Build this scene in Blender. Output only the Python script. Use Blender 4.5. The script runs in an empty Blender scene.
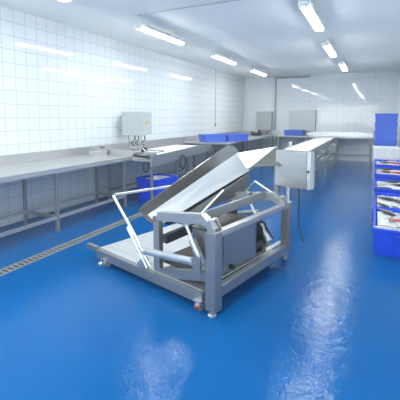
import bpy, bmesh, math, random
from mathutils import Vector, Matrix, Euler
random.seed(7)
scn = bpy.context.scene
COL = scn.collection
PI = math.pi
R = math.radians

# ---------------------------------------------------------------- materials
def new_mat(name):
    m = bpy.data.materials.new(name); m.use_nodes = True
    nt = m.node_tree; b = nt.nodes['Principled BSDF']
    return m, nt, b

def nd(nt, t, **kw):
    n = nt.nodes.new(t)
    for k, v in kw.items(): setattr(n, k, v)
    return n

def noise(nt, scale, detail=3, vec_scale=None, coord='Object'):
    tc = nd(nt, 'ShaderNodeTexCoord'); n = nd(nt, 'ShaderNodeTexNoise')
    n.inputs['Scale'].default_value = scale; n.inputs['Detail'].default_value = detail
    if vec_scale:
        mp = nd(nt, 'ShaderNodeMapping'); mp.inputs['Scale'].default_value = vec_scale
        nt.links.new(tc.outputs[coord], mp.inputs['Vector']); nt.links.new(mp.outputs['Vector'], n.inputs['Vector'])
    else:
        nt.links.new(tc.outputs[coord], n.inputs['Vector'])
    return n

def ramp(nt, src, stops):
    r = nd(nt, 'ShaderNodeValToRGB'); e = r.color_ramp.elements
    while len(e) < len(stops): e.new(0.5)
    for i, (p, c) in enumerate(stops):
        e[i].position = p; e[i].color = c if len(c) == 4 else (*c, 1)
    nt.links.new(src, r.inputs['Fac']); return r

def plain(name, col, rough=0.5, metal=0.0, var=0.08, scale=9, bump=0.0, spec=0.5):
    m, nt, b = new_mat(name)
    n = noise(nt, scale)
    lo = tuple(max(0, c*(1-var)) for c in col); hi = tuple(min(1, c*(1+var)) for c in col)
    r = ramp(nt, n.outputs['Fac'], [(0.3, lo), (0.7, hi)])
    nt.links.new(r.outputs['Color'], b.inputs['Base Color'])
    b.inputs['Roughness'].default_value = rough; b.inputs['Metallic'].default_value = metal
    b.inputs['Specular IOR Level'].default_value = spec
    if bump:
        bp = nd(nt, 'ShaderNodeBump'); bp.inputs['Strength'].default_value = bump; bp.inputs['Distance'].default_value = 0.01
        nt.links.new(n.outputs['Fac'], bp.inputs['Height']); nt.links.new(bp.outputs['Normal'], b.inputs['Normal'])
    return m

def steel(name, col, rough=0.3, stretch=(3, 60, 60), metal=0.75):
    m, nt, b = new_mat(name)
    n = noise(nt, 4, 4, stretch)
    r = ramp(nt, n.outputs['Fac'], [(0.3, tuple(c*0.9 for c in col)), (0.7, tuple(min(1, c*1.08) for c in col))])
    nt.links.new(r.outputs['Color'], b.inputs['Base Color'])
    mr = nd(nt, 'ShaderNodeMapRange'); mr.inputs['To Min'].default_value = rough*0.8; mr.inputs['To Max'].default_value = rough*1.25
    nt.links.new(n.outputs['Fac'], mr.inputs['Value']); nt.links.new(mr.outputs['Result'], b.inputs['Roughness'])
    b.inputs['Metallic'].default_value = metal
    return m

def tile_mat(name, axis, phase, k=1.0, mo=(0.42, 0.49, 0.56, 1)):
    """square white wall tiles 20 cm with pale grey joints; axis = horizontal world axis of the wall"""
    m, nt, b = new_mat(name)
    tc = nd(nt, 'ShaderNodeTexCoord'); sp = nd(nt, 'ShaderNodeSeparateXYZ'); cb = nd(nt, 'ShaderNodeCombineXYZ')
    ad = nd(nt, 'ShaderNodeMath', operation='ADD'); ad.inputs[1].default_value = phase
    az = nd(nt, 'ShaderNodeMath', operation='ADD'); az.inputs[1].default_value = 8.01
    nt.links.new(tc.outputs['Object'], sp.inputs['Vector'])
    nt.links.new(sp.outputs[axis], ad.inputs[0]); nt.links.new(ad.outputs[0], cb.inputs['X']); nt.links.new(sp.outputs['Z'], az.inputs[0]); nt.links.new(az.outputs[0], cb.inputs['Y'])
    bk = nd(nt, 'ShaderNodeTexBrick'); bk.offset = 0.0; bk.squash = 1.0
    bk.inputs['Scale'].default_value = 1.0; bk.inputs['Brick Width'].default_value = 0.2; bk.inputs['Row Height'].default_value = 0.2
    bk.inputs['Mortar Size'].default_value = 0.0035; bk.inputs['Mortar Smooth'].default_value = 0.1
    bk.inputs['Color1'].default_value = (0.755*k, 0.795*k, 0.83*k, 1); bk.inputs['Color2'].default_value = (0.735*k, 0.78*k, 0.815*k, 1)
    bk.inputs['Mortar'].default_value = mo
    nt.links.new(cb.outputs['Vector'], bk.inputs['Vector'])
    nt.links.new(bk.outputs['Color'], b.inputs['Base Color'])
    b.inputs['Roughness'].default_value = 0.05
    b.inputs['Specular IOR Level'].default_value = 0.5
    bp = nd(nt, 'ShaderNodeBump'); bp.invert = True; bp.inputs['Strength'].default_value = 0.25; bp.inputs['Distance'].default_value = 0.003
    nt.links.new(bk.outputs['Fac'], bp.inputs['Height']); nt.links.new(bp.outputs['Normal'], b.inputs['Normal'])
    return m

def floor_mat():
    m, nt, b = new_mat('blue_epoxy')
    n1 = noise(nt, 0.9, 4); n2 = noise(nt, 55, 4); n3 = noise(nt, 9, 3)
    r = ramp(nt, n1.outputs['Fac'], [(0.3, (0.0, 0.088, 0.29)), (0.7, (0.0, 0.105, 0.335))])
    nt.links.new(r.outputs['Color'], b.inputs['Base Color'])
    mr = nd(nt, 'ShaderNodeMapRange'); mr.inputs['To Min'].default_value = 0.07; mr.inputs['To Max'].default_value = 0.15
    nt.links.new(n1.outputs['Fac'], mr.inputs['Value']); nt.links.new(mr.outputs['Result'], b.inputs['Roughness'])
    mx = nd(nt, 'ShaderNodeMath', operation='MULTIPLY_ADD'); mx.inputs[1].default_value = 3.0
    nt.links.new(n3.outputs['Fac'], mx.inputs[0]); nt.links.new(n2.outputs['Fac'], mx.inputs[2])
    bp = nd(nt, 'ShaderNodeBump'); bp.inputs['Strength'].default_value = 0.34; bp.inputs['Distance'].default_value = 0.005
    nt.links.new(mx.outputs[0], bp.inputs['Height']); nt.links.new(bp.outputs['Normal'], b.inputs['Normal'])
    b.inputs['Specular IOR Level'].default_value = 0.17
    return m

def emit_mat(name, col, strength):
    m, nt, b = new_mat(name)
    b.inputs['Base Color'].default_value = (0.9, 0.92, 0.95, 1)
    b.inputs['Emission Color'].default_value = (*col, 1); b.inputs['Emission Strength'].default_value = strength
    b.inputs['Roughness'].default_value = 0.4
    return m

def fish_mat(name, back, side, belly):
    m, nt, b = new_mat(name)
    tc = nd(nt, 'ShaderNodeTexCoord'); sp = nd(nt, 'ShaderNodeSeparateXYZ')
    nt.links.new(tc.outputs['Object'], sp.inputs['Vector'])
    n = noise(nt, 40, 3)
    ma = nd(nt, 'ShaderNodeMath', operation='MULTIPLY_ADD'); ma.inputs[1].default_value = 6.0; ma.inputs[2].default_value = 0.3
    nt.links.new(sp.outputs['Y'], ma.inputs[0])
    m2 = nd(nt, 'ShaderNodeMath', operation='MULTIPLY_ADD'); m2.inputs[1].default_value = 0.4
    nt.links.new(n.outputs['Fac'], m2.inputs[0]); nt.links.new(ma.outputs[0], m2.inputs[2])
    r = ramp(nt, m2.outputs[0], [(0.28, belly), (0.5, side), (0.72, back)])
    nt.links.new(r.outputs['Color'], b.inputs['Base Color'])
    b.inputs['Roughness'].default_value = 0.3
    return m

M = dict(
    steel=steel('brushed_steel', (0.56, 0.57, 0.57), 0.34),
    steel_b=steel('polished_steel', (0.70, 0.72, 0.74), 0.24),
    steel_d=steel('dull_steel', (0.37, 0.38, 0.38), 0.38),
    sheet=steel('satin_sheet', (0.62, 0.645, 0.665), 0.42),
    arm=steel('arm_steel', (0.46, 0.47, 0.47), 0.36),
    unit_d=steel('unit_door_sheet', (0.36, 0.355, 0.34), 0.3),
    unit=steel('unit_sheet', (0.26, 0.26, 0.255), 0.3),
    gusset=steel('gusset_sheet', (0.17, 0.175, 0.17), 0.5),
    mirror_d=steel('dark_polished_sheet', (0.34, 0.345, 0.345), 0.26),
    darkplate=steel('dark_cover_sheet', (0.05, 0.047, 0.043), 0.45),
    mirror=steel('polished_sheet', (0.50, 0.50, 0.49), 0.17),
    frame=steel('frame_steel', (0.33, 0.34, 0.345), 0.38),
    rod=steel('chrome_rod', (0.78, 0.79, 0.79), 0.3),
    alu=plain('anodised_aluminium', (0.50, 0.53, 0.56), 0.38, 0.7, 0.05),
    cabinet=plain('grey_painted_steel', (0.47, 0.52, 0.54), 0.45, 0.0, 0.04),
    panelsteel=steel('hatch_steel', (0.50, 0.53, 0.55), 0.45),
    tyre=plain('grey_tyre', (0.30, 0.31, 0.32), 0.5),
    black=plain('black_rubber', (0.018, 0.019, 0.022), 0.55),
    motor=plain('dark_painted_metal', (0.035, 0.04, 0.045), 0.45, 0.2),
    red=plain('red_plastic', (0.45, 0.03, 0.02), 0.4),
    yellow=plain('yellow_plastic', (0.75, 0.42, 0.06), 0.4),
    white=plain('white_plastic', (0.82, 0.84, 0.86), 0.4),
    belt=plain('white_belt', (0.92, 0.93, 0.93), 0.35),
    blue=plain('blue_plastic', (0.008, 0.075, 0.72), 0.38, var=0.06),
    blue2=plain('mid_blue_plastic', (0.07, 0.17, 0.72), 0.4, var=0.06),
    ice=plain('crushed_ice', (0.80, 0.84, 0.87), 0.3, var=0.1, scale=60, bump=0.6),
    ceil=plain('ceiling_panel', (0.85, 0.89, 0.895), 0.6, var=0.015, scale=0.7),
    plainwall=plain('white_wall_panel', (0.78, 0.83, 0.87), 0.3, var=0.02),
    grate=steel('drain_steel', (0.55, 0.56, 0.54), 0.4),
    pit=plain('drain_dark', (0.03, 0.035, 0.04), 0.6),
    lamp=emit_mat('lamp_diffuser', (0.985, 1.0, 0.95), 44.0),
    pane=emit_mat('daylit_frosted_pane', (0.90, 0.97, 0.97), 4.2),  # glow of the added window behind the camera, a fill light
    floor=floor_mat(),
    tile_l=tile_mat('wall_tile_left', 'Y', 40.097),
    tile_b=tile_mat('wall_tile_back', 'X', 38.65, 1.17, (0.68, 0.74, 0.78, 1)),  # lighter version of the tiles, distance haze put into tile and joint colour
    fish_d=fish_mat('dark_fish_skin', (0.03, 0.036, 0.04), (0.14, 0.15, 0.155), (0.62, 0.62, 0.6)),
    fish_s=fish_mat('silver_fish_skin', (0.18, 0.19, 0.2), (0.55, 0.55, 0.55), (0.85, 0.82, 0.8)),
    fish_p=fish_mat('pale_fish_skin', (0.5, 0.44, 0.44), (0.78, 0.70, 0.70), (0.88, 0.86, 0.86)),
    fish_r=fish_mat('red_fish_skin', (0.48, 0.07, 0.05), (0.62, 0.17, 0.13), (0.8, 0.55, 0.5)),
    eye=plain('fish_eye', (0.02, 0.02, 0.02), 0.15),
)

# ---------------------------------------------------------------- mesh helpers
class MB:
    def __init__(s): s.bm = bmesh.new()
    def box(s, lo, hi):
        x0, y0, z0 = lo; x1, y1, z1 = hi
        x0, x1 = min(x0, x1), max(x0, x1); y0, y1 = min(y0, y1), max(y0, y1); z0, z1 = min(z0, z1), max(z0, z1)
        v = [s.bm.verts.new(p) for p in ((x0,y0,z0),(x1,y0,z0),(x1,y1,z0),(x0,y1,z0),(x0,y0,z1),(x1,y0,z1),(x1,y1,z1),(x0,y1,z1))]
        for f in ((0,3,2,1),(4,5,6,7),(0,1,5,4),(1,2,6,5),(2,3,7,6),(3,0,4,7)): s.bm.faces.new([v[i] for i in f])
        return s
    def hexa(s, b4, t4):
        v = [s.bm.verts.new(p) for p in list(b4)+list(t4)]
        for f in ((0,3,2,1),(4,5,6,7),(0,1,5,4),(1,2,6,5),(2,3,7,6),(3,0,4,7)): s.bm.faces.new([v[i] for i in f])
        return s
    def beam(s, p, q, w, h, up=(0,0,1)):
        p = Vector(p); q = Vector(q); d = (q-p).normalized(); up = Vector(up)
        sd = d.cross(up).normalized(); u = sd.cross(d).normalized()
        c = [sd*(-w/2)+u*(-h/2), sd*(w/2)+u*(-h/2), sd*(w/2)+u*(h/2), sd*(-w/2)+u*(h/2)]
        return s.hexa([p+k for k in c], [q+k for k in c])
    def prism(s, pts, ext):
        ext = Vector(ext); n = len(pts)
        a = [s.bm.verts.new(Vector(p)) for p in pts]; b = [s.bm.verts.new(Vector(p)+ext) for p in pts]
        s.bm.faces.new(a[::-1]); s.bm.faces.new(b)
        for i in range(n): s.bm.faces.new((a[i], a[(i+1)%n], b[(i+1)%n], b[i]))
        return s
    def plate(s, pts, t):
        pts = [Vector(p) for p in pts]
        nrm = (pts[1]-pts[0]).cross(pts[2]-pts[0]).normalized()
        return s.prism([p-nrm*t/2 for p in pts], nrm*t)
    def ring(s, c, d, r, n, ref=None):
        d = d.normalized(); ref = ref or (Vector((0,0,1)) if abs(d.z) < 0.9 else Vector((1,0,0)))
        a = d.cross(ref).normalized(); b = d.cross(a)
        return [s.bm.verts.new(c + a*(r*math.cos(2*PI*i/n)) + b*(r*math.sin(2*PI*i/n))) for i in range(n)]
    def tube(s, pts, r, n=12, radii=None):
        pts = [Vector(p) for p in pts]; prev = None; m = len(pts)
        for i, p in enumerate(pts):
            d = (pts[min(i+1, m-1)] - pts[max(i-1, 0)])
            rr = radii[i] if radii else r
            cur = s.ring(p, d, rr, n)
            if prev:
                # align start vertex
                k = min(range(n), key=lambda j: (cur[j].co-prev[0].co).length)
                cur = cur[k:]+cur[:k]
                for j in range(n): s.bm.faces.new((prev[j], prev[(j+1)%n], cur[(j+1)%n], cur[j]))
            else: s.bm.faces.new(cur[::-1])
            prev = cur
        s.bm.faces.new(prev); return s
    def cyl(s, p, q, r, r2=None, n=20):
        return s.tube([p, q], r, n, [r, r if r2 is None else r2])
    def sphere(s, c, r, n=12, sc=(1,1,1)):
        mat = Matrix.Translation(c) @ Matrix.Diagonal((sc[0],sc[1],sc[2],1))
        bmesh.ops.create_uvsphere(s.bm, u_segments=n, v_segments=max(6, n//2+2), radius=r, matrix=mat); return s
    def build(s, name, mat, parent=None, bevel=0.0, smooth=False):
        bmesh.ops.recalc_face_normals(s.bm, faces=s.bm.faces)
        me = bpy.data.meshes.new(name); s.bm.to_mesh(me); s.bm.free()
        me.materials.append(mat)
        if smooth: me.shade_auto_smooth if False else [setattr(p, 'use_smooth', True) for p in me.polygons]
        o = bpy.data.objects.new(name, me); COL.objects.link(o)
        if parent: o.parent = parent
        if bevel:
            b = o.modifiers.new('bevel', 'BEVEL'); b.width = bevel; b.segments = 2; b.limit_method = 'ANGLE'; b.angle_limit = R(35)
        if smooth:
            e = o.modifiers.new('split', 'EDGE_SPLIT'); e.split_angle = R(40)
        return o

def tag(o, label=None, cat=None, group=None, kind=None):
    if label: o['label'] = label
    if cat: o['category'] = cat
    if group: o['group'] = group
    if kind: o['kind'] = kind
    return o
def empty(name, loc, rz=0.0, label=None, cat=None, group=None):
    o = bpy.data.objects.new(name, None); COL.objects.link(o)
    o.location = loc; o.rotation_euler = (0, 0, rz); o.empty_display_size = 0.1
    return tag(o, label, cat, group)
def copy_tree(o, parent=None):
    c = o.copy(); COL.objects.link(c)
    if parent: c.parent = parent
    for ch in list(o.children): copy_tree(ch, c)
    return c
def smooth_path(pts, k=6):
    """Catmull-Rom through points"""
    P = [Vector(p) for p in pts]; P = [P[0]*2-P[1]] + P + [P[-1]*2-P[-2]]; out = []
    for i in range(1, len(P)-2):
        for j in range(k):
            t = j/k; a, b, c, d = P[i-1], P[i], P[i+1], P[i+2]
            out.append(0.5*((2*b)+(c-a)*t+(2*a-5*b+4*c-d)*t*t+(3*b-a-3*c+d)*t**3))
    out.append(P[-2]); return out

# ---------------------------------------------------------------- room
XL, XR, YB, YF, ZC = -4.85, 0.66, 14.3, -2.2, 3.18
def struct(name, mb, mat): return tag(mb.build(name, mat), kind='structure')
struct('floor', MB().box((XL-0.1, YF-0.1, -0.12), (XR+0.1, YB+0.1, 0)), M['floor'])
struct('ceiling', MB().box((XL-0.1, YF-0.1, ZC), (XR+0.1, YB+0.1, ZC+0.1)), M['ceil'])
struct('wall_left', MB().box((XL-0.1, YF-0.1, 0), (XL, YB+0.1, ZC)), M['tile_l'])
struct('wall_back', MB().box((XL, YB, 0), (XR, YB+0.1, ZC)), M['tile_b'])
struct('wall_right', MB().box((XR, YF-0.1, 0), (XR+0.1, YB+0.1, ZC)), M['plainwall'])
struct('wall_front', MB().box((XL, YF-0.1, 0), (XR, YF, ZC)), M['tile_b'])
win = struct('window_1', MB().box((-4.3, YF+0.001, 0.9), (0.3, YF+0.06, 0.96)).box((-4.3, YF+0.001, 2.54), (0.3, YF+0.06, 2.6)).box((-4.3, YF+0.001, 0.96), (-4.24, YF+0.06, 2.54)).box((0.24, YF+0.001, 0.96), (0.3, YF+0.06, 2.54)).box((-2.03, YF+0.001, 0.96), (-1.97, YF+0.06, 2.54)), M['white'])  # unseen window added behind the camera to brighten ceiling and machine
MB().box((-4.24, YF+0.001, 0.96), (-2.03, YF+0.02, 2.54)).box((-1.97, YF+0.001, 0.96), (0.24, YF+0.02, 2.54)).build('window_pane', M['pane'], win)  # glowing panes serve as added fill light
struct('trim_1', MB().box((XL+0.0005, YB-0.11, 0.0), (XL+0.10, YB-0.0005, ZC-0.0005)), M['plainwall'])   # pale corner profile

# drain channel along the left bench
t = empty('floor_drain', (-3.41, 4.6, 0), 0, 'long narrow stainless drain channel with slotted grate set in the blue floor', 'drain')
f = MB()
for sx in (-0.068, 0.056): f.box((sx-0.006, -6.0, 0.0005), (sx+0.018, 7.5, 0.006))
f.build('drain_frame', M['grate'], t)
MB().box((-0.056, -6.0, 0.0005), (0.056, 7.5, 0.002)).build('drain_channel', M['pit'], t)
g = MB()
y = -5.98
while y < 7.45:
    g.box((-0.056, y, 0.002), (0.056, y+0.03, 0.0055)); y += 0.062
g.build('drain_grate', M['grate'], t)

# ---------------------------------------------------------------- ceiling lamps
def make_lamp():
    r = empty('ceiling_light', (0, 0, 3.13))
    MB().box((-0.075, -0.73, -0.085), (0.075, 0.73, -0.05)).box((-0.075, -0.73, -0.108), (-0.065, 0.73, -0.085)).box((0.065, -0.73, -0.108), (0.075, 0.73, -0.085)).build('lamp_housing', M['white'], r, 0.006)
    d = MB()
    prof = [(-0.06, -0.0855), (-0.062, -0.115), (-0.045, -0.13), (0.045, -0.13), (0.062, -0.115), (0.06, -0.0855)]
    d.prism([(x, -0.70, z) for x, z in prof], (0, 1.40, 0))
    d.build('lamp_diffuser', M['lamp'], r)
    for sy in (-1, 1):
        MB().box((-0.02, sy*0.45-0.02, -0.05), (0.02, sy*0.45+0.02, ZC-3.13)).build('lamp_bracket', M['white'], r)
        MB().box((-0.065, sy*0.70, -0.132), (0.065, sy*0.712, -0.0855)).build('lamp_end_cap', M['white'], r)
    return r
lamp_spots = [
    (-3.42, 2.65, 'long white strip light cut by the top edge above the near bench'),
    (-3.42, 5.55, 'nearest complete glowing strip light of the left ceiling row'),
    (-3.42, 8.45, 'glowing strip light second along the left row, above the grey cabinet wall'),
    (-3.42, 11.4, 'small looking strip light farthest of the left row, near the back corner pipe'),
    (-0.86, 2.65, 'strip light of the right row above the camera'),
    (-0.86, 5.55, 'biggest looking strip light of the right row, cut by the top of the photo'),
    (-0.92, 8.35, 'middle strip light of the right row on the ceiling'),
    (-0.86, 11.2, 'smallest looking strip light of the right row, close to the back wall'),
    (-3.42, -0.3, 'strip light of the left row behind the camera'),  # extra lamp out of view, added to brighten the ceiling
    (-0.86, -0.3, 'strip light of the right row behind the camera'),  # second added lamp out of view, also for ceiling brightness
]
proto = make_lamp()
for i, (x, y, lab) in enumerate(lamp_spots):
    o = proto if i == 0 else copy_tree(proto)
    o.location = (x, y, 3.13); tag(o, lab, 'ceiling light', 'strip lights on the ceiling')

# ---------------------------------------------------------------- the tipping machine
A_ = R(15.5)
mach = empty('tipping_machine', (-1.13, 2.543, 0), -A_, 'stainless tipping machine with tilted trough on wheeled frame in the floor centre', 'machine')
def P(u, v, z): return Vector((-u, v, z))
def uvbox(mb, u0, u1, v0, v1, z0, z1): return mb.box((-u0, v0, z0), (-u1, v1, z1))
def part(name, mb, mat, parent=None, bevel=0.0, smooth=False): return mb.build(name, M[mat], parent or mach, bevel, smooth)

# base
b = MB()
uvbox(b, 0.1, 1.64, 0.0, 0.06, 0.055, 0.15)
uvbox(b, 0.1, 1.64, 1.20, 1.26, 0.045, 0.15)
uvbox(b, 1.58, 1.64, 0.06, 1.20, 0.045, 0.15)
uvbox(b, 0.75, 0.80, 0.06, 1.20, 0.05, 0.15)
part('base_frame', b, 'frame', bevel=0.004)
part('frame_extension', uvbox(MB(), 1.64, 1.845, 0.0, 0.05, 0.115, 0.165), 'frame', bevel=0.004)
d = MB()
uvbox(d, 0.12, 1.63, 0.035, 1.25, 0.151, 0.160)
uvbox(d, 0.5, 1.60, 0.12, 1.18, 0.160, 0.164)
part('deck_plate', d, 'sheet', bevel=0.002)
# legs
for (u0, u1, v0, v1, zb) in ((-0.053, 0.045, -0.022, 0.076, 0.045), (-0.002, 0.088, 1.285, 1.375, 0.145)):
    lg = part('frame_leg', uvbox(MB(), u0, u1, v0, v1, zb, 0.69), 'frame', bevel=0.004)
def foot(u, v, z1=0.05):
    m = MB(); m.cyl(P(u, v, 0.012), P(u, v, z1), 0.011, n=12); m.cyl(P(u, v, 0.0), P(u, v, 0.012), 0.038, n=20); m.cyl(P(u, v, 0.012), P(u, v, 0.03), 0.036, 0.012, n=20)
    part('levelling_foot', m, 'steel_b', smooth=True)
foot(-0.002, 0.01); foot(1.565, 0.01); foot(1.56, 1.21)
def caster(u, v, zt=0.047, rad=0.034, hub='steel_d'):
    c = part('caster', MB().box((-u-0.035, v-0.035, zt-0.006), (-u+0.035, v+0.035, zt))
             .box((-u-0.027, v-0.02, rad), (-u-0.021, v+0.03, zt-0.006)).box((-u+0.021, v-0.02, rad), (-u+0.027, v+0.03, zt-0.006)), 'steel_b')
    w = MB().cyl(P(u-0.018, v+0.01, rad), P(u+0.018, v+0.01, rad), rad, n=24); part('caster_wheel', w, 'tyre', c, smooth=True)
    part('wheel_hub', MB().cyl(P(u-0.0205, v+0.01, rad), P(u+0.0205, v+0.01, rad), rad*0.45, n=16), hub, c, smooth=True)
    part('caster_brake', MB().box((-u-0.018, v-0.045, rad-0.006), (-u+0.018, v-0.026, rad+0.008)), hub, c)
caster(0.128, -0.002, 0.095, 0.042, 'red'); caster(1.45, 0.0, 0.095, 0.042); caster(0.11, 1.42, 0.146, 0.05); caster(1.35, 1.21)
part('caster_plate', uvbox(MB(), 0.06, 0.16, 1.37, 1.47, 0.146, 0.165), 'frame')
# side frame
tp = MB().beam(P(-0.012, 0.076, 0.682), P(0.03, 1.285, 0.682), 0.062, 0.016); tp.beam(P(-0.038, 0.076, 0.657), P(0.004, 1.285, 0.657), 0.014, 0.034)
part('top_rail', tp, 'arm', bevel=0.003)
part('lower_rail', MB().beam(P(-0.022, 0.076, 0.195), P(0.028, 1.285, 0.195), 0.06, 0.09), 'frame', bevel=0.004)
part('rail_ledge', MB().beam(P(0.04, 0.076, 0.255), P(0.08, 1.285, 0.255), 0.05, 0.012), 'steel_b')
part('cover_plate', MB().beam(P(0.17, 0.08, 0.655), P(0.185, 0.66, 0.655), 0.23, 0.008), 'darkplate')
part('corner_post', uvbox(MB(), -0.02, 0.015, 0.085, 0.12, 0.262, 0.645), 'steel', bevel=0.003)
pu = part('power_unit', uvbox(MB(), 0.035, 0.36, 0.165, 0.72, 0.268, 0.635), 'unit', bevel=0.006)
part('unit_door', uvbox(MB(), 0.030, 0.0345, 0.20, 0.68, 0.30, 0.60), 'unit_d', pu, 0.002)
k = MB(); k.cyl(P(0.036, 0.30, 0.31), P(0.0, 0.30, 0.31), 0.022, n=16); k.cyl(P(0.0, 0.30, 0.31), P(-0.012, 0.30, 0.31), 0.013, n=12)
part('power_unit_plug', k, 'black', pu, smooth=True)
# dark hydraulic motor group behind
mo = MB(); mo.cyl(P(0.22, 0.80, 0.42), P(0.22, 1.08, 0.42), 0.085, n=24)
mo.cyl(P(0.22, 0.77, 0.42), P(0.22, 0.80, 0.42), 0.095, n=24)
uvbox(mo, 0.13, 0.31, 0.82, 1.06, 0.27, 0.34); uvbox(mo, 0.17, 0.27, 0.86, 1.0, 0.50, 0.56)
mot = part('hydraulic_motor', mo, 'motor', smooth=True)
fins = MB()
for i in range(9): fins.cyl(P(0.22, 0.83+i*0.026, 0.42), P(0.22, 0.838+i*0.026, 0.42), 0.094, n=24)
part('cooling_fin', fins, 'motor', mot)
for path in ([(0.15, 0.8, 0.5), (0.08, 0.9, 0.56), (0.10, 1.02, 0.45), (0.08, 1.1, 0.34)], [(0.25, 0.75, 0.55), (0.16, 0.86, 0.60), (0.14, 1.0, 0.53), (0.2, 1.1, 0.48)],
             [(0.62, 0.25, 0.22), (0.50, 0.24, 0.27), (0.42, 0.26, 0.25), (0.38, 0.35, 0.20), (0.30, 0.14, 0.20)]):
    part('hydraulic_hose', MB().tube(smooth_path([P(*p) for p in path]), 0.011, 8), 'black', smooth=True)
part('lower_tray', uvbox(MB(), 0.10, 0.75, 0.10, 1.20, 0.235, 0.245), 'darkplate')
# left upright posts + lift arms
for v in (0.045, 1.17):
    po = part('upright_post', uvbox(MB(), 0.665, 0.745, v, v+0.055, 0.160, 0.66), 'steel_d', bevel=0.005)
    m = MB(); m.cyl(P(0.705, v-0.012, 0.655), P(0.705, v+0.067, 0.655), 0.036, n=20); part('post_boss', m, 'steel_d', po, smooth=True)
    m = MB(); m.cyl(P(0.705, v-0.022, 0.645), P(0.705, v-0.010, 0.645), 0.013, n=14); part('pivot_pin', m, 'red', po, smooth=True)
    # arm outline: straight beam then a bent end to the leg head
    pts = [(0.66, 0.735), (0.12, 0.812), (0.055, 0.77), (-0.02, 0.712), (0.0, 0.692), (0.06, 0.70), (0.12, 0.722), (0.66, 0.655)]
    arm = part('lift_arm', MB().prism([P(u, v-0.03, z) for u, z in pts], (0, 0.065, 0)), 'arm', bevel=0.003)
    br = MB()
    for dv in (-0.035, 0.052):
        br.prism([P(u, v+dv, z) for u, z in ((0.05, 0.691), (0.065, 0.775), (0.03, 0.785), (-0.03, 0.691))], (0, 0.012, 0))
    part('arm_bracket', br, 'arm', arm)
    m = MB(); m.cyl(P(0.045, v-0.05, 0.765), P(0.045, v+0.08, 0.765), 0.014, n=14); part('pivot_pin', m, 'steel_b', arm, smooth=True)
# diagonal front bar
part('front_strut', MB().beam(P(0.72, 0.062, 0.135), P(0.075, 0.062, 0.293), 0.05, 0.085), 'frame', bevel=0.003)
# longitudinal side plate between the arms
part('side_plate', MB().prism([P(0.25, 0.10, 0.69), P(0.25, 0.12, 0.775), P(0.22, 1.10, 0.815), P(0.20, 1.16, 0.80), P(0.22, 1.14, 0.735)], (0.02, 0, 0)), 'steel_d')
# tilt cylinders (front and rear)
def cylinder(name, a, bq, r, fr, rod_r, matbar='alu'):
    a, bq = P(*a), P(*bq); mid = a.lerp(bq, fr); d = (bq-a).normalized()
    c = part(name, MB().cyl(mid, bq, r, n=24).cyl(mid-d*0.012, mid+d*0.02, r*1.08, n=24).cyl(bq-d*0.03, bq+d*0.004, r*1.08, n=24), matbar, smooth=True)
    part('piston_rod', MB().cyl(a, mid, rod_r, n=14), 'rod', c, smooth=True)
    part('rod_clevis', MB().beam(a-d*0.02, a+d*0.045, rod_r*3.2, rod_r*3.2), 'steel', c, 0.003)
    return c
c1 = cylinder('tilt_cylinder', (0.89, 0.0, 0.325), (0.185, 0.0, 0.40), 0.033, 0.13, 0.011)
m = MB(); 
m.prism([P(u, -0.03, z) for u, z in ((0.20, 0.43), (0.145, 0.46), (0.09, 0.46), (0.09, 0.33), (0.16, 0.33))], (0, 0.014, 0))
part('cylinder_bracket', m, 'frame')
m = MB(); m.cyl(P(0.155, -0.042, 0.405), P(0.155, 0.03, 0.405), 0.017, n=16); part('pivot_pin', m, 'steel_d', smooth=True)
cylinder('tilt_cylinder', (0.70, 1.08, 0.49), (0.24, 1.08, 0.60), 0.024, 0.35, 0.010)
# lift cylinders
for (a, q) in (((0.40, 0.11, 0.68), (0.15, 0.11, 0.29)), ((0.345, 1.03, 0.74), (0.085, 1.03, 0.335))):
    cylinder('lift_cylinder', a, q, 0.034, 0.40, 0.014)
    uu, vv, zz = a
    part('cylinder_lug', uvbox(MB(), uu-0.035, uu+0.035, vv-0.03, vv+0.03, zz-0.015, zz+0.065), 'steel_d', bevel=0.004)
# small dark block near rear
part('valve_block', uvbox(MB(), 0.42, 0.50, 0.86, 0.95, 0.52, 0.66), 'motor', bevel=0.005)
# tipping handle
hb = [P(0.735, -0.005, 0.215), P(1.0, -0.005, 0.50), P(1.295, -0.005, 0.795), P(1.305, 0.03, 0.803), P(1.305, 0.95, 0.768), P(1.295, 0.985, 0.76), P(0.75, 1.12, 0.25)]
h = part('tipping_handle', MB().tube(hb, 0.0145, 12), 'rod', smooth=True)
part('handle_link', MB().cyl(P(0.985, -0.032, 0.47), P(0.75, -0.032, 0.20), 0.010, n=12).cyl(P(1.03, -0.03, 0.53), P(0.965, -0.03, 0.45), 0.019, n=14), 'rod', h, smooth=True)
m = MB(); uvbox(m, 0.80, 0.93, 0.0, 0.03, 0.161, 0.20); m.cyl(P(0.865, -0.01, 0.215), P(0.865, 0.05, 0.215), 0.028, n=16)
part('handle_hinge', m, 'steel', h)
# gas rod to the trough
part('gas_strut', MB().cyl(P(0.21, 0.09, 0.765), P(0.36, 0.62, 0.885), 0.0105, n=12), 'rod', smooth=True)

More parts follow.
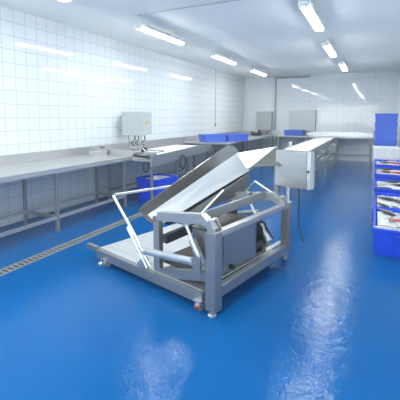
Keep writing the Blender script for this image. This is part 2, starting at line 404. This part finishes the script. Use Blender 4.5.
# trough
tr = part('trough', MB().plate([P(0.70, 0.07, 0.583), P(0.995, 0.17, 0.565), P(0.95, 1.74, 0.975), P(0.655, 1.53, 0.955)], 0.008), 'mirror')
part('near_side_panel', MB().plate([P(0.80, 0.03, 0.682), P(0.70, 0.07, 0.580), P(0.65, 1.53, 0.952), P(0.80, 1.466, 1.16)], 0.008), 'sheet', tr)
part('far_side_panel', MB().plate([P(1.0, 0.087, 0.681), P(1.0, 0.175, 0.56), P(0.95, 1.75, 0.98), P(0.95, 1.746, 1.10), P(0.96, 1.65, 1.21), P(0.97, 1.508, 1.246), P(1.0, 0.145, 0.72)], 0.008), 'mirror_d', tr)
part('carriage_plate', MB().prism([P(0.64, 0.22, 0.60), P(0.60, 1.46, 0.935), P(0.58, 1.40, 0.73), P(0.60, 0.5, 0.63)], (-0.012, 0, 0)), 'gusset', tr)
part('carriage_rail', MB().beam(P(0.59, 0.05, 0.488), P(0.59, 0.85, 0.535), 0.05, 0.08), 'motor', tr)
part('carriage_beam', MB().beam(P(0.72, 0.20, 0.585), P(0.69, 1.45, 0.915), 0.06, 0.05), 'motor', tr)
# discharge chute toward the belt
ch = part('discharge_chute', MB().plate([P(0.81, 1.475, 1.155), P(0.49, 1.22, 1.022), P(0.425, 1.205, 1.044), P(0.235, 1.40, 1.265), P(0.25, 1.46, 1.268)], 0.006), 'belt')
part('chute_gusset', MB().plate([P(0.425, 1.20, 1.042), P(0.23, 1.395, 1.262), P(0.085, 1.235, 1.085)], 0.008), 'gusset', ch)
m = MB().tube([P(0.47, 1.17, 0.77), P(0.335, 1.15, 0.905), P(0.13, 1.17, 0.80)], 0.011, 10)
part('chute_support', m, 'steel', ch, smooth=True)
# control box on post
m = MB().cyl(P(0.03, 1.32, 0.688), P(0.03, 1.32, 0.864), 0.02, n=14); uvbox(m, -0.0, 0.07, 1.29, 1.36, 0.686, 0.70)
part('box_post', m, 'steel_b', smooth=True)
cb = part('control_box', uvbox(MB(), -0.243, 0.155, 1.27, 1.36, 0.862, 1.25), 'mirror', bevel=0.006)
part('control_box_door', uvbox(MB(), -0.20, 0.15, 1.262, 1.2695, 0.868, 1.245), 'mirror', cb, 0.003)
part('control_box_edge', uvbox(MB(), -0.241, -0.204, 1.262, 1.2695, 0.866, 1.247), 'steel_b', cb, 0.003)
m = MB().cyl(P(-0.222, 1.262, 1.05), P(-0.222, 1.252, 1.05), 0.013, n=14); part('door_lock', m, 'black', cb, smooth=True)
cp = [(-0.085, 1.34, 0.864), (-0.09, 1.34, 0.70), (-0.10, 1.33, 0.50), (-0.13, 1.30, 0.42), (-0.19, 1.25, 0.33)]
part('power_cable', MB().tube(smooth_path([P(*p) for p in cp]), 0.008, 8), 'black', smooth=True)

# ---------------------------------------------------------------- left benches
def leg_pair(mb, y, xf, xb, z, w=0.045):
    pass
bench = empty('steel_workbench', (-4.25, 3.24, 0), 0, 'long stainless workbench with raised back edge along the tiled wall, nearest the camera', 'workbench')
w = MB(); w.box((-0.595, -2.0, 0.862), (0.35, 2.05, 0.90)); w.box((0.325, -2.0, 0.825), (0.35, 2.05, 0.862))
w.build('worktop', M['steel'], bench, 0.004)
MB().box((-0.595, -2.0, 0.90), (-0.57, 2.05, 1.045)).build('backsplash', M['steel'], bench, 0.003)
MB().box((-0.57, 2.03, 0.90), (0.35, 2.05, 1.005)).build('end_plate', M['steel'], bench, 0.003)
for y in (-1.2, 0.34, 1.86):
    for x in (-0.345, 0.30):
        MB().box((x-0.0225, y-0.0225, 0.0), (x+0.0225, y+0.0225, 0.86)).build('leg', M['steel_d'], bench, 0.003)
    MB().box((-0.32, y-0.02, 0.18), (0.275, y+0.02, 0.22)).build('crossbar', M['steel_d'], bench)
for x in (-0.345, 0.30):
    m = MB(); 
    for (y0, y1) in ((-2.0, -1.2225), (-1.1775, 0.3175), (0.3625, 1.8375)): m.box((x-0.02, y0, 0.18), (x+0.02, y1, 0.22))
    m.build('stretcher', M['steel'], bench)

# sloping wash trough beyond the first bench
WTX = 0
wt = empty('wash_trough', (-4.1, 5.35, 0), 0, 'stainless wash trough with deep front panel between workbench and blue crates', 'trough')
def wl(x, y, z): return Vector((x+4.1, y-5.35, z))
MB().prism([wl(-4.84, 5.34, 0.80), wl(-3.56, 5.34, 0.80), wl(-3.97, 8.9, 0.80), wl(-4.84, 8.9, 0.80)], (0, 0, 0.02)).build('trough_floor', M['sheet'], wt)
MB().prism([wl(-3.54, 5.34, 0.705), wl(-3.56, 5.34, 0.705), wl(-3.97, 8.9, 0.705), wl(-3.95, 8.9, 0.705)], (0, 0, 0.20)).build('front_panel', M['steel'], wt)
MB().box(wl(-4.842, 5.34, 0.82), wl(-4.82, 8.9, 1.045)).build('backsplash', M['steel'], wt)
MB().prism([wl(-4.55, 5.9, 0.86), wl(-3.68, 5.6, 0.86), wl(-3.95, 8.0, 0.88), wl(-4.55, 8.0, 0.88)], (0, 0, 0.015)).build('belt_sheet', M['belt'], wt)
for (x, y) in ((-3.575, 5.40), (-4.55, 5.40), (-3.70, 6.55), (-3.78, 7.2), (-3.95, 8.6), (-4.55, 8.6)):
    MB().box(wl(x-0.022, y-0.022, 0), wl(x+0.022, y+0.022, 0.80)).build('leg', M['steel_d'], wt, 0.003)
MB().beam(wl(-4.55, 5.40, 0.2), wl(-4.55, 8.6, 0.2), 0.035, 0.035).build('stretcher', M['steel_d'], wt)

# belt drive and valves at the trough end
dv = empty('valve_station', (-3.75, 5.5, 0.906), 0, 'valve and drive unit with pipes on the wash trough below the grey cabinet', 'valve unit')
m = MB().box((-0.22, -0.10, 0.0), (0.16, 0.10, 0.05)); m.build('drive_housing', M['steel_d'], dv, 0.01)
MB().tube([(0.21, -0.13, 0.03), (0.21, 0.25, 0.06), (-0.25, 0.25, 0.06)], 0.016, 10).build('water_pipe', M['steel_b'], dv, smooth=True)
MB().tube([(-0.3, -0.12, 0.02), (-0.3, -0.12, 0.13), (0.0, -0.12, 0.13), (0.08, -0.12, 0.06)], 0.014, 10).build('water_pipe', M['steel'], dv, smooth=True)
for (x, y, z) in ((0.14, -0.135, 0.024), (0.06, -0.135, 0.03), (0.20, -0.06, 0.03)):
    v_ = MB().sphere((x, y, z), 0.022, 14); v_.cyl((x, y, z), (x+0.05, y-0.03, z), 0.014, n=12); o = v_.build('valve', M['steel_b'], dv, smooth=True)
    MB().box((x+0.045, y-0.05, z-0.02), (x+0.06, y-0.01, z+0.02)).build('valve_handle', M['steel_d'], o)
MB().box((-0.10, -0.03, 0.05), (-0.02, 0.05, 0.14)).build('gear_motor', M['motor'], dv, 0.008)

# grey control cabinet on the wall (with depth), cables below
gc = empty('control_cabinet', (-4.21, 5.95, 1.23), 0, 'grey metal control cabinet with yellow rotary switch above the workbench end', 'cabinet')
MB().box((-0.45, 0.0, 0.0), (-0.012, 0.43, 0.475)).build('cabinet_body', M['cabinet'], gc, 0.005)
MB().box((-0.635, 0.20, 0.08), (-0.45, 0.38, 0.11)).box((-0.635, 0.20, 0.36), (-0.45, 0.38, 0.39)).build('mounting_rail', M['steel_d'], gc)
dr = MB().box((-0.0115, 0.005, 0.005), (0.008, 0.425, 0.47)).build('cabinet_door', M['cabinet'], gc, 0.004)
MB().cyl((0.008, 0.22, 0.25), (0.013, 0.22, 0.25), 0.045, n=24).build('switch_plate', M['yellow'], dr, smooth=True)
MB().box((0.013, 0.21, 0.215), (0.035, 0.23, 0.285)).build('switch_knob', M['cabinet'], dr, 0.004)
for i, (x, y) in enumerate(((-0.36, 0.10), (-0.27, 0.18), (-0.18, 0.1), (-0.1, 0.3), (-0.06, 0.12), (-0.3, 0.36))):
    p = [(x, y, 0.0), (x+0.01, y, -0.10), (x+0.05*(-1)**i, y-0.03, -0.17), (x+0.02, y-0.04, -0.215)]
    MB().tube(smooth_path(p), 0.011, 8).build('cable', M['motor'] if i % 2 else M['steel_d'], gc, smooth=True)
    MB().cyl((x, y, -0.03), (x, y, 0.0), 0.02, n=12).build('cable_gland', M['steel_d'], gc, smooth=True)

# little fittings on bench 1's back corner
ft = empty('pipe_fitting', (-4.45, 5.12, 0.90), 0, 'small steel pipe fitting with dark tap on the workbench corner', 'fitting')
MB().box((-0.10, -0.25, 0.0), (0.02, 0.10, 0.09)).build('fitting_block', M['steel'], ft, 0.008)
MB().cyl((-0.04, 0.03, 0.09), (-0.04, 0.03, 0.14), 0.016, n=12).build('fitting_pipe', M['steel_d'], ft, smooth=True)
MB().box((-0.07, 0.0, 0.14), (-0.01, 0.09, 0.155)).build('tap_handle', M['motor'], ft, 0.004)

# hose loops hanging under the trough
def hose(name, c, r, label):
    pts = []
    for i in range(31):
        a = R(100) + i/30*R(400)
        pts.append((0.01*math.sin(a*0.5)+i*0.0008, r*math.cos(a), r*1.15*math.sin(a)))
    o = MB().tube(pts, 0.013, 8).build(name, M['motor'], smooth=True); o.location = c
    return tag(o, label, 'hose', 'hoses under the wash trough')
hose('coiled_hose', (-3.62, 6.62, 0.66), 0.12, 'dark hose loop hanging under the wash trough right of the blue bin')
hose('coiled_hose', (-3.75, 5.46, 0.695), 0.09, 'short dark hose loop hanging under the valve unit left of the blue bin')

# packing table carrying the two blue crates
pt = empty('packing_table', (-3.9, 10.9, 0), 0, 'wide stainless table along the wall carrying the two blue crates', 'table')
MB().box((-0.94, -1.95, 0.86), (0.45, 3.2, 0.90)).build('table_top', M['steel'], pt, 0.004)
MB().box((-0.94, -1.95, 0.90), (-0.92, 3.2, 1.045)).build('backsplash', M['steel'], pt)
for y in (-1.85, -0.3, 1.3, 2.85):
    for x in (-0.66, 0.40):
        MB().box((x-0.022, y-0.022, 0), (x+0.022, y+0.022, 0.86)).build('leg', M['steel_d'], pt)
MB().box((0.38, -1.85, 0.2), (0.42, 2.8, 0.24)).build('stretcher', M['steel_d'], pt)

# back bench along the far wall
bb = empty('back_bench', (-1.75, YB-0.4, 0), 0, 'long stainless bench across the back wall at the far end of the room', 'bench')
MB().box((-1.65, -0.34, 0.85), (1.72, 0.39, 0.90)).build('worktop', M['steel'], bb, 0.004)
MB().box((-1.65, 0.37, 0.90), (1.72, 0.39, 1.04)).build('backsplash', M['steel_b'], bb)
for x in (-1.6, -0.5, 0.55, 1.66):
    for y in (-0.3, 0.33):
        MB().box((x-0.025, y-0.025, 0), (x+0.025, y+0.025, 0.85)).build('leg', M['steel_d'], bb)
MB().box((-1.6, 0.31, 0.2), (1.66, 0.35, 0.24)).build('stretcher', M['steel_d'], bb)

# ---------------------------------------------------------------- conveyor
cv = empty('belt_conveyor', (-1.48, 9.0, 0), 0, 'long white belt conveyor on steel frame running to the back bench', 'conveyor')
MB().box((-0.27, -2.6, 0.885), (0.27, 4.0, 0.90)).build('conveyor_belt', M['belt'], cv, 0.004)
for sx in (-1, 1):
    MB().box((sx*0.275, -2.6, 0.80), (sx*0.295, 4.0, 0.905)).build('side_rail', M['steel'], cv, 0.003)
MB().box((-0.26, -2.6, 0.80), (0.26, 4.0, 0.83)).build('belt_bed', M['steel_d'], cv)
for y in (-0.5, 1.6, 3.9):
    for sx in (-1, 1):
        MB().box((sx*0.285-0.02, y-0.02, 0), (sx*0.285+0.02, y+0.02, 0.80)).build('leg', M['steel_d'], cv)
for sx in (-1, 1):
    for z in (0.36, 0.58):
        MB().box((sx*0.285-0.015, -0.5, z), (sx*0.285+0.015, 3.9, z+0.035)).build('frame_rail', M['steel_d'], cv)
for i in range(9):
    y = -1.6+i*0.68
    MB().cyl((-0.26, y, 0.76), (0.26, y, 0.76), 0.03, n=12).build('return_roller', M['steel_d'], cv, smooth=True)
m = MB().box((0.31, 2.0, 0.62), (0.5, 2.35, 0.80)).cyl((0.40, 2.35, 0.7), (0.40, 2.6, 0.7), 0.08, n=18)
m.build('drive_motor', M['steel_d'], cv, smooth=True)
MB().box((-0.16, -2.45, 0), (-0.08, -2.37, 0.80)).build('pedestal', M['steel_d'], cv)
for y in (1.0, 1.7, 3.1):
    MB().beam((0.285, y, 0.38), (0.285, y+0.5, 0.8), 0.025, 0.025).build('diagonal_brace', M['steel_d'], cv)
# small white post beside the belt
g = MB().box((-0.03, -0.03, 0.0), (0.03, 0.03, 0.16)); o = g.build('belt_guide', M['white'], None, 0.006); o.location = (-1.84, 8.9, 0.83)
sup = MB().box((-0.028, -0.028, -0.83), (0.028, 0.028, 0.0)); sup.build('guide_stand', M['steel_d'], o)
tag(o, 'small white upright post at the left edge of the white belt', 'post')

# ---------------------------------------------------------------- back wall equipment
sc_ = empty('switch_cabinet', (-3.96, YB-0.005, 1.08), 0, 'pale grey switch cabinet on the back wall in the far left corner', 'cabinet')
MB().box((-0.30, -0.28, 0.0), (0.30, 0.0, 0.74)).build('cabinet_body', M['cabinet'], sc_, 0.005)
MB().box((-0.295, -0.30, 0.005), (0.295, -0.281, 0.735)).build('cabinet_door', M['cabinet'], sc_, 0.004)
for i, x in enumerate((-0.2, -0.1, 0.05, 0.15, 0.24)):
    MB().tube(smooth_path([(x, -0.15, 0.0), (x+0.02, -0.16, -0.08), (x+0.05*(-1)**i, -0.2, -0.17)]), 0.014, 8).build('cable', M['steel_d'], sc_, smooth=True)
hp = empty('wall_hatch', (-2.46, YB-0.005, 1.08), 0, 'large square grey steel hatch on the tiled back wall left of the conveyor end', 'hatch')
MB().box((-0.46, -0.16, 0.0), (0.46, 0.0, 0.78)).build('hatch_body', M['panelsteel'], hp, 0.006)
MB().box((-0.45, -0.175, 0.01), (0.45, -0.161, 0.77)).build('hatch_door', M['panelsteel'], hp, 0.004)
bx = empty('junction_box', (-4.2, 13.35, 0.905), 0, 'low grey steel box on the far bench below the switch cabinet', 'box')
MB().box((-0.36, -0.2, 0.0), (-0.02, 0.2, 0.14)).build('box_body', M['steel_d'], bx, 0.006)
MB().box((0.02, -0.15, 0.0), (0.32, 0.15, 0.10)).build('box_motor', M['motor'], bx, 0.02)
MB().cyl((0.25, 0.0, 0.10), (0.25, 0.0, 0.20), 0.05, n=14).build('box_valve', M['motor'], bx, smooth=True)
# conduit in the back corner
pp = MB().tube([(-3.55, YB-0.1, 1.10), (-3.55, YB-0.1, 3.08), (-3.545, YB-0.1, 3.11), (-3.52, YB-0.1, 3.12), (-2.25, YB-0.1, 3.12)], 0.026, 10)
tag(pp.build('conduit_pipe', M['steel_d'], smooth=True), 'thin grey conduit rising up the back wall and turning along the ceiling', 'pipe')
# hanging cable with plug on the left wall
hc = empty('hanging_cable', (XL+0.04, 11.15, 1.33), 0, 'thin grey cable with end plug hanging down the left wall', 'cable')
MB().cyl((0, 0, 0.06), (0, 0, ZC-1.335), 0.009, n=8).build('cable_cord', M['steel_d'], hc, smooth=True)
MB().cyl((0, 0, -0.05), (0, 0, 0.06), 0.03, n=14).build('cable_plug', M['steel_d'], hc, smooth=True)
# conduit on the ceiling crossing to the first left lamp
tag(MB().cyl((-3.35, 4.72, ZC-0.008), (XR-0.001, 4.72, ZC-0.008), 0.007, n=8).build('ceiling_cable', M['cabinet'], smooth=True), 'thin straight cable crossing the ceiling from the left strip light', 'cable')

# ---------------------------------------------------------------- crates
def crate_mesh(L, W, H, wall=0.018, taper=0.03):
    """open tapered box, origin at base centre; L along y, W along x"""
    mb = MB(); bm = mb.bm
    def rect(w, l, z): return [bm.verts.new((sx*w/2, sy*l/2, z)) for sx, sy in ((-1,-1),(1,-1),(1,1),(-1,1))]
    r0 = rect(W-2*taper, L-2*taper, 0); r1 = rect(W-0.03, L-0.03, H)
    r2 = rect(W-0.03-2*wall, L-0.03-2*wall, H); r3 = rect(W-2*taper-2*wall, L-2*taper-2*wall, wall)
    bm.faces.new(r0[::-1]); bm.faces.new(r3)
    for a, b_ in ((r0, r1), (r1, r2), (r2, r3)):
        for i in range(4): bm.faces.new((a[i], a[(i+1)%4], b_[(i+1)%4], b_[i]))
    return mb
def add_ribs(mb, L, W, H, taper=0.03):
    # ribs on the four sides, slightly tapered with the wall
    n = max(3, int(W/0.14))
    for i in range(n):
        x = -W/2+0.08+(W-0.16)*i/(n-1)
        for s in (-1, 1):
            mb.beam((x, s*(L/2-taper+0.003), 0.02), (x, s*(L/2-0.016+0.001), H-0.02), 0.018, 0.014, up=(0, s, 0))
    n = max(3, int(L/0.16))
    for i in range(n):
        y = -L/2+0.08+(L-0.16)*i/(n-1)
        for s in (-1, 1):
            mb.beam((s*(W/2-taper+0.003), y, 0.02), (s*(W/2-0.016+0.001), y, H-0.02), 0.018, 0.014, up=(s, 0, 0))
    return mb
def make_crate(name, L, W, H, mat):
    r = empty(name, (0, 0, 0))
    add_ribs(crate_mesh(L, W, H), L, W, H).build('crate_body', mat, r, 0.003)
    rim = MB(); z0, z1 = H-0.03, H+0.004
    rim.box((-W/2, -L/2, z0), (W/2, -L/2+0.016, z1)); rim.box((-W/2, L/2-0.016, z0), (W/2, L/2, z1))
    rim.box((-W/2, -L/2+0.016, z0), (-W/2+0.016, L/2-0.016, z1)); rim.box((W/2-0.016, -L/2+0.016, z0), (W/2, L/2-0.016, z1))
    rim.build('crate_rim', mat, r, 0.003)
    for s in (-1, 1):
        MB().box((-0.08, s*(L/2-0.002), H-0.075), (0.08, s*(L/2+0.012), H-0.05)).build('crate_handle', mat, r, 0.004)
    return r

# fish -----------------------------------------------------------
def fish_proto(L, mat):
    r = empty('fish', (0, 0, 0))
    mb = MB(); bm = mb.bm; n = 14
    prof = [(0.0, 0.012, 0.008), (0.05, 0.045, 0.03), (0.14, 0.085, 0.055), (0.28, 0.115, 0.07), (0.42, 0.115, 0.068), (0.58, 0.09, 0.05), (0.72, 0.055, 0.03), (0.82, 0.03, 0.016), (0.87, 0.026, 0.01)]
    prev = None
    for (x, hy, hz) in prof:
        cur = [bm.verts.new(((x-0.45)*L, hy*L*math.cos(2*PI*i/n), hz*L*math.sin(2*PI*i/n))) for i in range(n)]
        if prev:
            for i in range(n): bm.faces.new((prev[i], prev[(i+1)%n], cur[(i+1)%n], cur[i]))
        else: bm.faces.new(cur)
        prev = cur
    bm.faces.new(prev[::-1])
    mb.build('fish_body', mat, r, smooth=True)
    t_ = MB().prism([((x-0.45)*L, y*L, -0.004*L) for x, y in ((0.85, 0.022), (0.90, 0.05), (1.0, 0.11), (0.955, 0.0), (1.0, -0.11), (0.90, -0.05), (0.85, -0.022))], (0, 0, 0.008*L))
    t_.build('tail_fin', mat, r)
    f_ = MB().prism([((x-0.45)*L, y*L, -0.003*L) for x, y in ((0.26, 0.105), (0.36, 0.165), (0.52, 0.135), (0.58, 0.08))], (0, 0, 0.006*L))
    f_.build('dorsal_fin', mat, r)
    for sz in (1, -1):
        MB().sphere((-0.36*L, 0.02*L, sz*0.045*L), 0.016*L, 10).build('fish_eye', M['eye'], r, smooth=True)
    return r
FP = {}
def place_fish(kind, L, loc, rot, label, group):
    if kind not in FP:
        FP[kind] = fish_proto(1.0, M[kind]); o = FP[kind]
    else: o = copy_tree(FP[kind])
    o.location = loc; o.rotation_euler = rot; o.scale = (L, L, L)
    tag(o, label, 'fish', group); return o

def ice_bed(W, L, loc, rz, label, amp=0.012):
    mb = MB(); bm = mb.bm; nx, ny = 14, 22; rr = random.Random(int(loc[1]*100))
    top = [[bm.verts.new((-W/2+W*i/nx, -L/2+L*j/ny, rr.uniform(-amp, amp))) for j in range(ny+1)] for i in range(nx+1)]
    for i in range(nx):
        for j in range(ny): bm.faces.new((top[i][j], top[i+1][j], top[i+1][j+1], top[i][j+1]))
    bot = [bm.verts.new((sx*W/2, sy*L/2, -0.05)) for sx, sy in ((-1,-1),(1,-1),(1,1),(-1,1))]
    bm.faces.new(bot[::-1])
    edges = [[top[i][0] for i in range(nx+1)], [top[nx][j] for j in range(ny+1)], [top[i][ny] for i in range(nx, -1, -1)], [top[0][j] for j in range(ny, -1, -1)]]
    for k_, e in enumerate(edges):
        bm.faces.new([bot[k_], bot[(k_+1)%4]] + e[::-1])
    o = mb.build('ice_bed', M['ice'], smooth=True); o.location = loc; o.rotation_euler = (0, 0, rz)
    return tag(o, label, 'ice', kind='stuff')

CX = 0.322
ordn = ['front', 'second', 'third', 'fourth', 'fifth']
look = ['frontmost blue fish crate of the right hand row, holding a red fish',
        'blue fish crate second in the right hand row, with dark fish on white ice',
        'blue fish crate third in the right hand row, with pale and grey fish',
        'blue fish crate fourth in the right hand row, with pinkish fish',
        'blue fish crate fifth in the right hand row, just before the white boxes']
CL, CW, CH = 1.11, 0.58, 0.315
cproto = make_crate('fish_crate', CL, CW, CH, M['blue'])
rk = empty('stepped_rack', (CX, 4.5, 0), 0, 'low stepped steel rack under the blue fish crates along the right wall', 'rack')
ZB = [0.0, 0.0, 0.06, 0.145, 0.20]
for k in range(2, 5):
    MB().box((-0.285, k*1.15+0.02, 0.0), (0.285, k*1.15+1.13, ZB[k]-0.002)).build('rack_step', M['steel_d'], rk)
MB().prism([(-0.31, 1.3, 0.285), (-0.31, 5.75, 0.50), (-0.31, 5.75, 0.475), (-0.31, 1.3, 0.26)], (0.01, 0, 0)).build('side_guide', M['steel_d'], rk)
for y in (1.35, 5.5):
    MB().box((-0.328, y, 0.0), (-0.311, y+0.04, 0.26+0.047*(y-1.2))).build('guide_post', M['steel_d'], rk)
    MB().box((-0.328, y, 0.0), (-0.285, y+0.04, 0.02)).build('guide_foot', M['steel_d'], rk)
sets = [
    # (kind, length, x, y, zrot)
    [('fish_r', 0.50, 0.06, -0.13, 155), ('fish_d', 0.44, -0.13, -0.36, 15), ('fish_d', 0.40, 0.14, -0.33, 165), ('fish_d', 0.46, -0.02, 0.10, 60), ('fish_s', 0.46, 0.14, 0.20, 140), ('fish_d', 0.44, -0.12, 0.33, 130)],
    [('fish_d', 0.40, -0.16, -0.28, 125), ('fish_s', 0.40, 0.00, -0.36, 110), ('fish_d', 0.40, 0.15, -0.28, 120), ('fish_d', 0.44, -0.12, 0.14, 140), ('fish_d', 0.42, 0.05, 0.06, 125), ('fish_d', 0.40, 0.17, 0.26, 35)],
    [('fish_d', 0.42, -0.14, -0.34, 150), ('fish_p', 0.48, 0.08, -0.30, 10), ('fish_d', 0.42, -0.12, 0.04, 40), ('fish_d', 0.42, 0.12, 0.02, 150), ('fish_d', 0.42, 0.0, 0.32, 170)],
    [('fish_d', 0.44, -0.10, -0.34, 25), ('fish_r', 0.40, 0.12, -0.25, 160), ('fish_d', 0.42, -0.08, 0.0, 140), ('fish_p', 0.42, 0.12, 0.12, 15), ('fish_d', 0.42, -0.06, 0.34, 165)],
    [('fish_d', 0.44, -0.10, -0.34, 15), ('fish_r', 0.40, 0.10, -0.20, 170), ('fish_d', 0.42, -0.06, 0.06, 155), ('fish_d', 0.40, 0.10, 0.30, 20)],
]
kname = dict(fish_r='red', fish_d='dark backed', fish_p='pale pinkish', fish_s='silver grey')
posn = ['nearest the front rim', 'second from the front rim', 'third from the front rim', 'fourth from the front rim', 'fifth from the front rim', 'farthest back']
for k in range(5):
    c = cproto if k == 0 else copy_tree(cproto)
    yc = 4.52+k*1.15+CL/2+0.01; zb = ZB[k]
    c.location = (CX, yc, zb); tag(c, look[k], 'crate', 'blue fish crates along the right wall')
    zi = zb+CH-0.04
    ice_bed(CW-0.10, CL-0.10, (CX, yc, zi), 0, 'white crushed ice filling the %s blue fish crate' % ordn[k])
    ss = sorted([(a, b_*0.86, c_, d_, e_) for a, b_, c_, d_, e_ in sets[k]], key=lambda q: q[3])
    for i, (kind, L, x, y, rz) in enumerate(ss):
        tilt = [6, -8, 5, -5, 9, -6][i]
        place_fish(kind, L, (CX+x, yc+1.18*y, zi+0.006+0.058*L+(0.03 if kind == 'fish_r' else 0.0)), (R(tilt), R(3*(-1)**i), R(rz)),
                   '%s fish %s in the %s blue crate' % (kname[kind], posn[i], ordn[k]), 'fish in the right hand crates')

# white boxes and blue crate tower behind
def make_whitebox():
    r = empty('white_box', (0, 0, 0))
    MB().box((-0.31, -0.33, 0.0), (0.31, 0.33, 0.218)).build('box_body', M['white'], r, 0.012)
    MB().box((-0.31, -0.34, 0.218), (0.31, 0.34, 0.271)).build('box_lid', M['white'], r, 0.01)
    return r
wb = make_whitebox()
wl_ = ['bottom white lidded box of the stack behind the fish crates', 'middle white lidded box of the stack behind the fish crates', 'topmost white lidded box in front of the blue crate tower']
for i in range(3):
    o = wb if i == 0 else copy_tree(wb)
    o.location = (CX-0.02, 10.64, i*0.272); tag(o, wl_[i], 'box', 'white boxes behind the fish crates')
sproto = make_crate('storage_crate', 0.60, 0.57, 0.235, M['blue2'])
tn = ['bottom', 'second from the bottom', 'third from the bottom', 'fourth from the top', 'third from the top', 'second from the top', 'topmost']
for i in range(7):
    o = sproto if i == 0 else copy_tree(sproto)
    o.location = (CX-0.03, 11.34, i*0.2425); tag(o, 'blue crate, %s of the tall stack on the right' % tn[i], 'crate', 'tall stack of blue crates')

# crates on the left table and the back bench
tproto = make_crate('table_crate', 0.70, 0.45, 0.20, M['blue2'])
spots = [(-4.12, 9.35, 0.905, -40, 'blue crate on the left wall table, the left one of the two'),
         (-3.66, 9.92, 0.905, -40, 'blue crate on the left wall table, the right one nearer the back corner'),
         (-2.72, YB-0.5, 0.905, -90, 'lone blue crate on the back bench below the steel hatch')]
for i, (x, y, z, rz, lab) in enumerate(spots):
    o = tproto if i == 0 else copy_tree(tproto)
    o.location = (x, y, z); o.rotation_euler = (0, 0, R(rz)); tag(o, lab, 'crate', 'blue crates on the benches')
# blue bin with pale fish pieces under the wash trough
bn = make_crate('blue_bin', 0.64, 0.54, 0.44, M['blue']); bn.location = (-3.78, 5.90, 0); bn.rotation_euler = (0, 0, R(-12))
tag(bn, 'deep blue bin of fish waste on the floor under the wash trough', 'bin')
ice_bed(0.44, 0.54, (-3.78, 5.90, 0.395), R(-12), 'pale icy fish waste filling the blue bin under the wash trough', 0.02)
for i, (x, y, rz, kd) in enumerate(((-3.74, 5.72, 60, 'fish_s'), (-3.86, 5.94, 110, 'fish_p'), (-3.74, 6.03, 20, 'fish_d'))):
    place_fish(kd, 0.30, (x, y, 0.425), (R(5), 0, R(rz)), '%s fish lying in the blue bin under the wash trough' % kname[kd], 'fish in the blue bin')

# ---------------------------------------------------------------- camera & render look
cam = bpy.data.cameras.new('camera'); co = bpy.data.objects.new('camera', cam); COL.objects.link(co); scn.camera = co
F = 360.0
yaw = math.atan2(174.0, F); pit = math.atan2(30.0, F)
co.location = (0, 0, 1.6); co.rotation_euler = (PI/2-pit, 0, yaw)
cam.sensor_width = 36.0; cam.sensor_fit = 'HORIZONTAL'; cam.lens = F/400*36.0
cam.shift_x = 0.0; cam.shift_y = -(200.0-147.0)/400.0
cam.clip_start = 0.05

w = bpy.data.worlds.new('world'); scn.world = w; w.use_nodes = True
w.node_tree.nodes['Background'].inputs[0].default_value = (0.75, 0.85, 0.95, 1)
w.node_tree.nodes['Background'].inputs[1].default_value = 0.3
# thin haze added throughout the room to lift its brightness
vn = nd(w.node_tree, 'ShaderNodeVolumeScatter'); vn.inputs['Color'].default_value = (0.95, 0.98, 1.0, 1); vn.inputs['Density'].default_value = 0.006
w.node_tree.links.new(vn.outputs['Volume'], w.node_tree.nodes['World Output'].inputs['Volume'])
vs = scn.view_settings
scn.display_settings.display_device = 'sRGB'
vs.view_transform = 'Standard'; vs.look = 'None'; vs.gamma = 1.0; vs.use_curve_mapping = False; vs.exposure = 0.44
